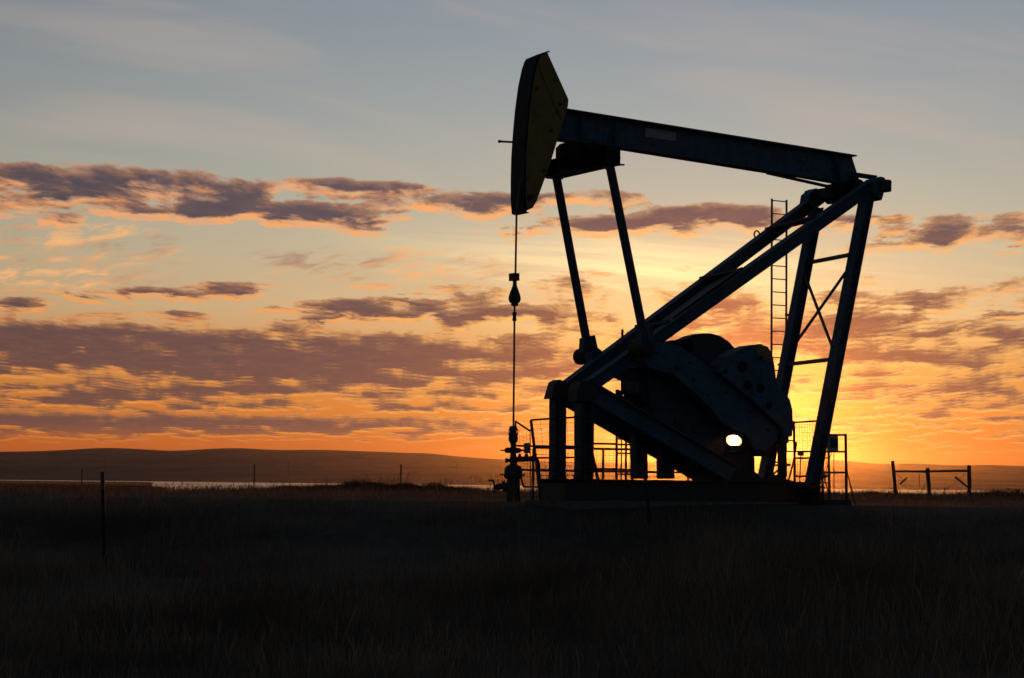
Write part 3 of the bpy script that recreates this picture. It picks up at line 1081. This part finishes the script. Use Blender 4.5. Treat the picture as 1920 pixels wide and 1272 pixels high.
# long guard beyond the pump
dF = 1.75
gp = P(1160, 930, dF)
g3 = guard('long low pipe guard with wire mesh along the far side of the pumpjack', (gp.x, gp.y, gz(gp.x, gp.y)))
GF = lambda x, y: P(x, y, dF)
for y0, y1 in ((841.5, 846), (884, 887)):
    MB().path([GF(1000, y0 - 2), GF(1340, y1)], .026).build('rail', M['rust'], g3)
for x in (1000, 1131, 1290, 1338):
    p = GF(x, 842)
    MB().tube(p, Vector((p.x, p.y, gz(p.x, p.y) - .02)), .026).build('guard_post', M['rust'], g3)
p0, p1 = GF(1000, 843), GF(1338, 846)
mesh_wires(MB(), p0, p1, Vector((p1.x, p1.y, PAD + .1)), Vector((p0.x, p0.y, PAD + .1)), 44, 9).build('wire_mesh', M['wire'], g3)

# gate of short uprights in the middle
dH = 1.35
GH = lambda x, y: P(x, y, dH)
gp = GH(1165, 930)
g4 = empty('gate', (gp.x, gp.y, gz(gp.x, gp.y)), 'narrow ladder-like pipe gate standing under the sloping strut of the pumpjack', 'gate')
for x, w in ((1156.5, .028), (1165.5, .014), (1174, .024), (1186, .028)):
    p = GH(x, 806)
    MB().tube(p, Vector((p.x, p.y, PAD - .01)), w).build('upright', M['rust'], g4)
for y in (823, 833.5, 842.5, 850, 880, 889):
    MB().tube(GH(1156, y), GH(1186, y + .5), .020).build('rail', M['rust'], g4)
MB().tube(GH(1108, 832), GH(1156, 833), .022).build('rail', M['rust'], g4)
MB().tube(GH(1112, 879.5), GH(1156, 880), .022).build('rail', M['rust'], g4)

# rear guard between the far and near rear legs
dR = .2
GR = lambda x, y: P(x, y, dR)
gp = GR(1489, 930)
g5 = guard('pipe guard with fine wire mesh behind the rear leg of the pumpjack', (gp.x, gp.y, gz(gp.x, gp.y)))
for x, xb in ((1488.5, 1491), (1552, 1556)):
    p = GR(x, 790)
    qv = GR(xb, 935)
    MB().tube(p, Vector((qv.x, qv.y, PAD - .01)), .028).build('guard_post', M['rust'], g5)
for y0, y1 in ((792.5, 788.5), (847, 847), (859, 859), (893, 893)):
    MB().tube(GR(1488, y0), GR(1552, y1), .020).build('rail', M['rust'], g5)
MB().tube(GR(1473, 846.5), GR(1489, 847), .016).build('rail', M['rust'], g5)
mesh_wires(MB(), GR(1489, 793), GR(1552, 789), GR(1556, 920), GR(1491, 920), 13, 26).build('wire_mesh', M['wire'], g5)
b5 = MB().path([GR(1493.5, 829), GR(1488, 865), GR(1479, 900)], .022)
b5.build('leaning_bar', M['rust'], g5)
gb5 = MB().bar(GR(1501.5, 848), GR(1501.5, 855), .1, .10, NX)
gb5.tube(GR(1501.5, 854), GR(1499, 912), .014)
gb5.build('switch_box', M['steel'], g5)

# right guard with sign
dS = -1.2
GS = lambda x, y: P(x, y, dS)
gp = GS(1563, 948)
g6 = guard('open pipe guard frame carrying a sign, right of the pumpjack', (gp.x, gp.y, gz(gp.x, gp.y)))
for x0, x1 in ((1585.5, 1587.5), (1540.5, 1543)):
    p, b_ = GS(x0, 813.5), GS(x1, 948)
    MB().tube(p, Vector((b_.x, b_.y, gz(b_.x, b_.y) - .05)), .030).build('guard_post', M['rust'], g6)
for y in (815.5, 847, 886):
    MB().tube(GS(1541, y), GS(1586, y + .5), .022).build('rail', M['rust'], g6)
MB().tube(GS(1563.5, 848), GS(1564, 930), .010).build('stay_wire', M['wire'], g6)
MB().tube(GS(1559, 849), GS(1548, 886), .010).build('stay_wire', M['wire'], g6)
a = MB().path([GS(1541, 870), GS(1546, 888), GS(1547, 902), GS(1553, 924), GS(1558, 946)], .016)
a.ball(GS(1546.5, 893), .05)
a.build('chain_boomer', M['steel'], g6)
a = MB().tube(GS(1587, 880), GS(1604, 948), .014)
a.build('diagonal_stay', M['rust'], g6)
sg = MB().bar(GS(1559, 817.5) - NX * .035, GS(1559.5, 846.5) - NX * .035, 22.5 * .0116 / .87, .012, AX)
sgn = sg.build('warning_sign', M['white'])
tag(sgn, 'small pale sign with a dark square print, hung on the right pipe guard', 'sign')
sgp = MB().bar(GS(1561.5, 822) - NX * .042, GS(1561.8, 840) - NX * .042, 15 * .0116 / .87, .006, AX)
sgp.build('sign_print', M['sign_dark'], sgn)

# timber block beside the footing
blk = P(1572, 944, -1.35)
tb = MB().bar(Vector((blk.x - .45, blk.y, PAD + .05)), Vector((blk.x + .25, blk.y + .1, PAD + .05)), .3, .12, Vector((0, 1, 0)))
tag(tb.build('timber_block', M['wood']), 'low dark timber block lying at the foot of the rear leg', 'timber')

# ------------------------------------------------------------------ wooden brace fence at the right
DB = 82.0
B = lambda x, y: PY(x, y, DB)
bp = B(1745, 934)
bf = empty('brace_fence', (bp.x, bp.y, gz(bp.x, bp.y)), 'wooden fence brace of three posts and one rail, right of the pumpjack', 'fence')
px82 = DB / FPX
for xt, yt, xb, w in ((1673.5, 864.5, 1681, 6.4), (1739, 877.5, 1743.5, 7.4), (1817, 872.5, 1818, 7.4)):
    t_ = B(xt, yt)
    b_ = B(xb, 934)
    b_.z = gz(b_.x, b_.y) - .05
    pm = MB().lathe(t_, b_, [(0, w / 2 * px82 * .9), (.015, w / 2 * px82), (1, w / 2 * px82 * 1.1)], 10)
    pm.build('fence_post', M['wood'], bf)
for a, b_ in (((1678, 884), (1737, 884.5)), ((1743, 884), (1815, 883.2))):
    MB().lathe(B(*a), B(*b_), [(0, .040), (1, .046)], 10).build('brace_rail', M['wood'], bf)
for a, b_ in (((1687.5, 908.5), (1700.5, 896)), ((1790.5, 894.5), (1813, 912.5))):
    MB().lathe(B(*a), B(*b_), [(0, .036), (1, .033)], 8).build('twitch_stick', M['wood'], bf)
MB().tube(B(1681, 889), B(1722, 923), .008, seg=5).build('brace_wire', M['wire'], bf)
MB().tube(B(1811, 888), B(1767, 924), .008, seg=5).build('brace_wire', M['wire'], bf)
for ys_ in ((888, 889), (901, 902), (911, 910)):
    MB().path([B(1679, ys_[0]), B(1712, ys_[0] + 1.5), B(1741, ys_[1]), B(1817, ys_[1]), B(1990, ys_[1] + 2)], .005, 4).build('strand', M['wire'], bf)
MB().tube(B(1723.5, 888), B(1724, 914), .012).build('wire_stay', M['wire'], bf)


# ------------------------------------------------------------------ wire fences
def tpost(top, bot, parent, w=.045, tip=None, name='fence_post'):
    mb = MB()
    top, bot = Vector(top), Vector(bot)
    ex, ey_ = Vector((1, 0, 0)), Vector((0, 1, 0))
    mb.bar(bot, top, w, .006, ex)
    mb.bar(bot + ey_ * w * .35, top + ey_ * w * .35, .007, w * .7, ex)
    L = (top - bot).length
    n = int(L / .054)
    if w > .04:
        for i in range(2, n):
            p = bot.lerp(top, i / n)
            mb.bar(p - ey_ * .003, p - ey_ * .012, .012, .016, ex)
    o = mb.build(name, M['post_green'], parent)
    if tip:
        t0 = bot.lerp(top, 1 - tip / L)
        tm = MB().bar(t0, top + (top - bot).normalized() * .003, w + .006, .012, ex)
        tm.bar(t0 + ey_ * w * .36, top + ey_ * w * .36 + UP * .003, .012, w * .7, ex)
        tm.build('post_tip', M['post_white'], o)
    return o


# far fence
fy = 104.0
Fp = lambda x, y: PY(x, y, fy)
wf = empty('wire_fence', (Fp(477, 915).x, fy, gz(Fp(477, 915).x, fy)), 'far barbed wire fence on thin steel posts along the grassy bank', 'fence')
tops = []
for x, y in ((-170, 882), (154, 880), (477, 870), (752, 871), (1030, 872)):
    p = Fp(x, y)
    b_ = Vector((p.x, p.y, gz(p.x, p.y) - .05))
    tpost(p, b_, wf, w=.06)
    tops.append((p, b_))
for k, f in enumerate((.12, .38, .62, .85)):
    MB().path([a.lerp(b_, f) for a, b_ in tops], .004, 4).build('strand', M['wire'], wf)

# near fence
nf = None
near = []
for x, yt, xb, yb, D in ((-520, 876, -520, 1090, 30.5), (192, 885, 196, 1072, 33.5), (1209.5, 893, 1218, 1034, 41.0), (2250, 905, 2252, 1010, 50.0)):
    t_ = PY(x, yt, D)
    b_ = PY(xb, yb, D)
    b_.z = gz(b_.x, b_.y) - .05
    near.append((t_, b_))
nf = empty('wire_fence', near[1][1], 'near barbed wire fence on thin steel posts crossing the dark foreground meadow', 'fence')
for i, (t_, b_) in enumerate(near):
    tpost(t_, b_, nf, w=.058 if i < 2 else .07, tip=.28 if i == 1 else None)
for f in (.10, .36, .60, .82):
    pts = []
    for (a, b_), (c, d_) in zip(near[:-1], near[1:]):
        p, q_ = a.lerp(b_, f), c.lerp(d_, f)
        for k in range(10):
            u = k / 10
            pts.append(p.lerp(q_, u) - UP * (.10 * 4 * u * (1 - u)) - Vector((0, .035, 0)))
    pts.append(near[-1][0].lerp(near[-1][1], f))
    MB().path(pts, .0022, 4).build('strand', M['wire'], nf)

# ------------------------------------------------------------------ far poles and trees
for x, yt, yb, D, lab in ((197, 862, 893, 1250, 'thin dark utility pole standing on the plain at the left'),
                          (541, 866, 898, 3300, 'faint utility pole on the far shore under the hills'),
                          (857, 870, 898, 3300, 'faint utility pole on the far shore beside the distant trees')):
    t_ = PY(x, yt, D)
    b_ = Vector((t_.x, D, gz(t_.x, D) - .3))
    o = MB().lathe(b_, t_, [(0, D * .00011), (1, D * .00008)], 8)
    w = D / FPX * 2.0
    o.bar(t_ - Vector((w, 0, 1)), t_ + Vector((w, 0, -1)), D * .0001, D * .0001, UP)
    tag(o.build('utility_pole', M['wood']), lab, 'utility pole', 'utility poles on the plain')

M['far_leaf'] = mat('far_foliage', (.045, .050, .028), (.03, .034, .02), .2, .9, spec=.1)
tr = MB()
for i in range(26):
    x = random.uniform(872, 956)
    D = random.uniform(3320, 3500)
    p = PY(x, 900, D)
    z0 = gz(p.x, D)
    h = random.uniform(8, 14.5)
    w = random.uniform(2.2, 3.6)
    tr.tube((p.x, D, z0 - .3), (p.x, D, z0 + h * .5), .35, .2, 5)
    for k in range(26):
        t = random.random()
        rr = w * (1 - t) ** .7 * random.uniform(.2, 1)
        an = random.uniform(0, 6.28)
        c = Vector((p.x + rr * math.cos(an), D + rr * math.sin(an), z0 + h * (.12 + .85 * t)))
        for _ in range(2):
            e1 = Vector((random.uniform(-1, 1), random.uniform(-1, 1), random.uniform(-1, 1))).normalized()
            e2 = e1.orthogonal().normalized()
            s_ = random.uniform(.7, 1.3)
            tr.add([c - e1 * s_, c + e2 * s_, c + e1 * s_, c - e2 * s_], [(0, 1, 2, 3)])
tag(tr.build('distant_trees', M['far_leaf']), 'hazy clump of distant trees on the far plain left of the wellhead', 'trees', kind='stuff')


# ------------------------------------------------------------------ grass
def grass_material(name, c1, c2):
    m = bpy.data.materials.new(name)
    m.use_nodes = True
    t = m.node_tree
    N = NT(t)
    b = t.nodes['Principled BSDF']
    b.inputs['Roughness'].default_value = .8
    b.inputs['Specular IOR Level'].default_value = .15
    g = t.nodes.new('ShaderNodeNewGeometry')
    r = g.outputs['Random Per Island']
    n = N.noise(g.outputs['Position'], .5, 3, .5)
    c = N.mix(r, (*c1, 1), (*c2, 1))
    c = N.mix(N.m('MULTIPLY', N.step(n, .42, .60), .75), c, (c1[0] * .35, c1[1] * .36, c1[2] * .38, 1))
    N.put(b.inputs['Base Color'], c)
    tr_ = t.nodes.new('ShaderNodeBsdfTranslucent')
    N.put(tr_.inputs[0], c)
    mx = t.nodes.new('ShaderNodeMixShader')
    mx.inputs[0].default_value = .30
    t.links.new(b.outputs[0], mx.inputs[1])
    t.links.new(tr_.outputs[0], mx.inputs[2])
    t.links.new(mx.outputs[0], t.nodes['Material Output'].inputs['Surface'])
    return m


def blades(x, y, h, w, lean, m, name, label, seeds=.25):
    n = len(x)
    z = hgt(x, y) - .02
    th = rng.uniform(0, math.tau, n)
    la = rng.uniform(0, math.tau, n)
    l = lean * h * rng.uniform(.2, 1.0, n)
    sx, sy = np.cos(th) * w / 2, np.sin(th) * w / 2
    lx, ly = np.cos(la) * l, np.sin(la) * l
    base = np.stack([x, y, z], -1)
    S_ = np.stack([sx, sy, np.zeros(n)], -1)
    L_ = np.stack([lx, ly, np.zeros(n)], -1)
    H = np.zeros((n, 3))
    H[:, 2] = h
    sd = np.where(rng.random(n) < seeds, 2.2, .75)[:, None]
    v = np.stack([base - S_, base + S_, base + H * .45 + L_ * .25 - S_ * .8, base + H * .45 + L_ * .25 + S_ * .8,
                  base + H * .82 + L_ * .7 - S_ * sd, base + H * .82 + L_ * .7 + S_ * sd, base + H + L_], 1).reshape(-1, 3)
    k = np.arange(n)[:, None] * 7
    f = np.concatenate([k + np.array([[0, 1, 3, 2]]), k + np.array([[2, 3, 5, 4]]), k + np.array([[4, 5, 6, 6]])], 1)
    me = bpy.data.meshes.new(name)
    me.vertices.add(n * 7)
    me.vertices.foreach_set('co', v.ravel())
    lt = np.tile(np.array([4, 4, 3]), n)
    ls = np.concatenate([[0], np.cumsum(lt)[:-1]])
    li = f.reshape(n, 3, 4)
    flat = np.concatenate([li[:, 0], li[:, 1], li[:, 2, :3]], 1).ravel()
    me.loops.add(len(flat))
    me.loops.foreach_set('vertex_index', flat.astype(np.int32))
    me.polygons.add(n * 3)
    me.polygons.foreach_set('loop_start', ls.astype(np.int32))
    me.materials.append(m)
    me.update(calc_edges=True)
    me.validate()
    o = bpy.data.objects.new(name, me)
    COL.objects.link(o)
    return tag(o, label, 'grass', kind='stuff')


M['grass'] = grass_material('dry_meadow_grass', (.18, .122, .080), (.32, .220, .145))
M['reed'] = grass_material('backlit_red_reeds', (.17, .085, .055), (.26, .14, .09))  # warm backlight is put into the reed colour as extra red
M['grass_far'] = grass_material('dry_bank_grass', (.075, .055, .040), (.13, .095, .065))


def scatter(n, y0, y1, ku=.29, pad=3.0, clump=0.0, power=1.0):
    y = y0 + (y1 - y0) * rng.random(n) ** power
    x = rng.uniform(-1, 1, n) * (y * ku + pad)
    if clump:
        k = np.sin(x * 1.1 + np.sin(y * .7) * 2) * np.sin(y * .9 + np.sin(x * .5) * 2) + .6 * np.sin(x * .35 - y * .22)
        keep = rng.random(n) < (.5 + clump * k)
        x, y = x[keep], y[keep]
    return x, y


x, y = scatter(170000, 13, 43, clump=.46)
trk = np.exp(-((y - 36.2 - .6 * np.sin(x * .21)) / 2.1) ** 4) * ss(-x, -3.5, -1)
k = rng.random(len(x)) > trk * .93
x, y = x[k], y[k]
trk = trk[k]
h = rng.gamma(6, .055, len(x)) * (.9 + .35 * np.sin(x * .8 + y * .5)) + .06
h *= np.where(y > 38, .75, 1.0) * (1 - .55 * trk) * (.72 + .5 * np.clip(np.sin(x * .55 + 1.3 * np.sin(y * .31)) + .7 * np.sin(y * .63 - x * .2), -1, 1) * .6 + .1)
blades(x, y, h, .0055, .45, M['grass'], 'meadow_grass', 'tall dry dark grass filling the foreground meadow')
x, y = scatter(60000, 42, 75, ku=.27, clump=.42)
pad = np.exp(-(((x - 3.8) / 6.5) ** 2 + ((y - 46.5) / 4.5) ** 2) ** 2)
k = rng.random(len(x)) > pad * .92
x, y = x[k], y[k]
h = rng.gamma(4, .03, len(x)) * (1.0) + .03
blades(x, y, h, .008, .6, M['grass'], 'pad_grass', 'short sparse grass around the well pad')
# tall tufts along the bank
xs_, ys_, hs_ = [], [], []


def tuft(pxc, half, D, n, hm, dd=5):
    c = PY(pxc, 905, D).x
    w = half * D / FPX
    k = rng.normal(0, .5, n).clip(-1.3, 1.3)
    xx = c + k * w
    yy = D + rng.normal(0, dd / 2, n)
    xs_.append(xx)
    ys_.append(yy)
    wav = .65 + .35 * np.sin(xx * 2.3 + pxc) * np.sin(xx * .9 + 2)
    hs_.append((hm * wav * rng.uniform(.35, 1.1, n)) * (1 - .4 * np.abs(k)))


tuft(720, 150, 100, 14000, .48)
tuft(740, 160, 100, 500, 1.15, 8)
tuft(1720, 190, 85, 350, .8, 6)
tuft(300, 280, 104, 300, .8, 6)
tuft(640, 70, 102, 3500, .65)
tuft(830, 80, 100, 3500, .46)
tuft(500, 130, 102, 3000, .35)
tuft(300, 200, 104, 3000, .28)
tuft(350, 95, 103, 6000, .42)
tuft(240, 120, 104, 4000, .36)
tuft(1640, 110, 86, 4000, .42)
tuft(1740, 80, 85, 3000, .40)
tuft(1880, 90, 84, 5000, .62)
tuft(1570, 60, 84, 2000, .5)
tuft(1990, 90, 84, 3000, .6)
n = 26000
yy = rng.uniform(70, 116, n)
xs_.append(rng.uniform(-1, 1, n) * (yy * .27 + 3))
ys_.append(yy)
hs_.append(rng.gamma(4, .04, n) + .03)
blades(np.concatenate(xs_), np.concatenate(ys_), np.concatenate(hs_), .010, .5, M['grass_far'], 'bank_grass', 'tufts of tall grass standing along the bank before the lake')
# reeds on the low ground at the left
n = 50000
yy = rng.uniform(150, 900, n)
xx = -yy * rng.uniform(.135, .30, n)
blades(xx, yy, rng.uniform(.4, 1.3, n), .00012 * yy, .3, M['reed'], 'reeds', 'reed bed on the low ground at the left, backlit red in its colour')
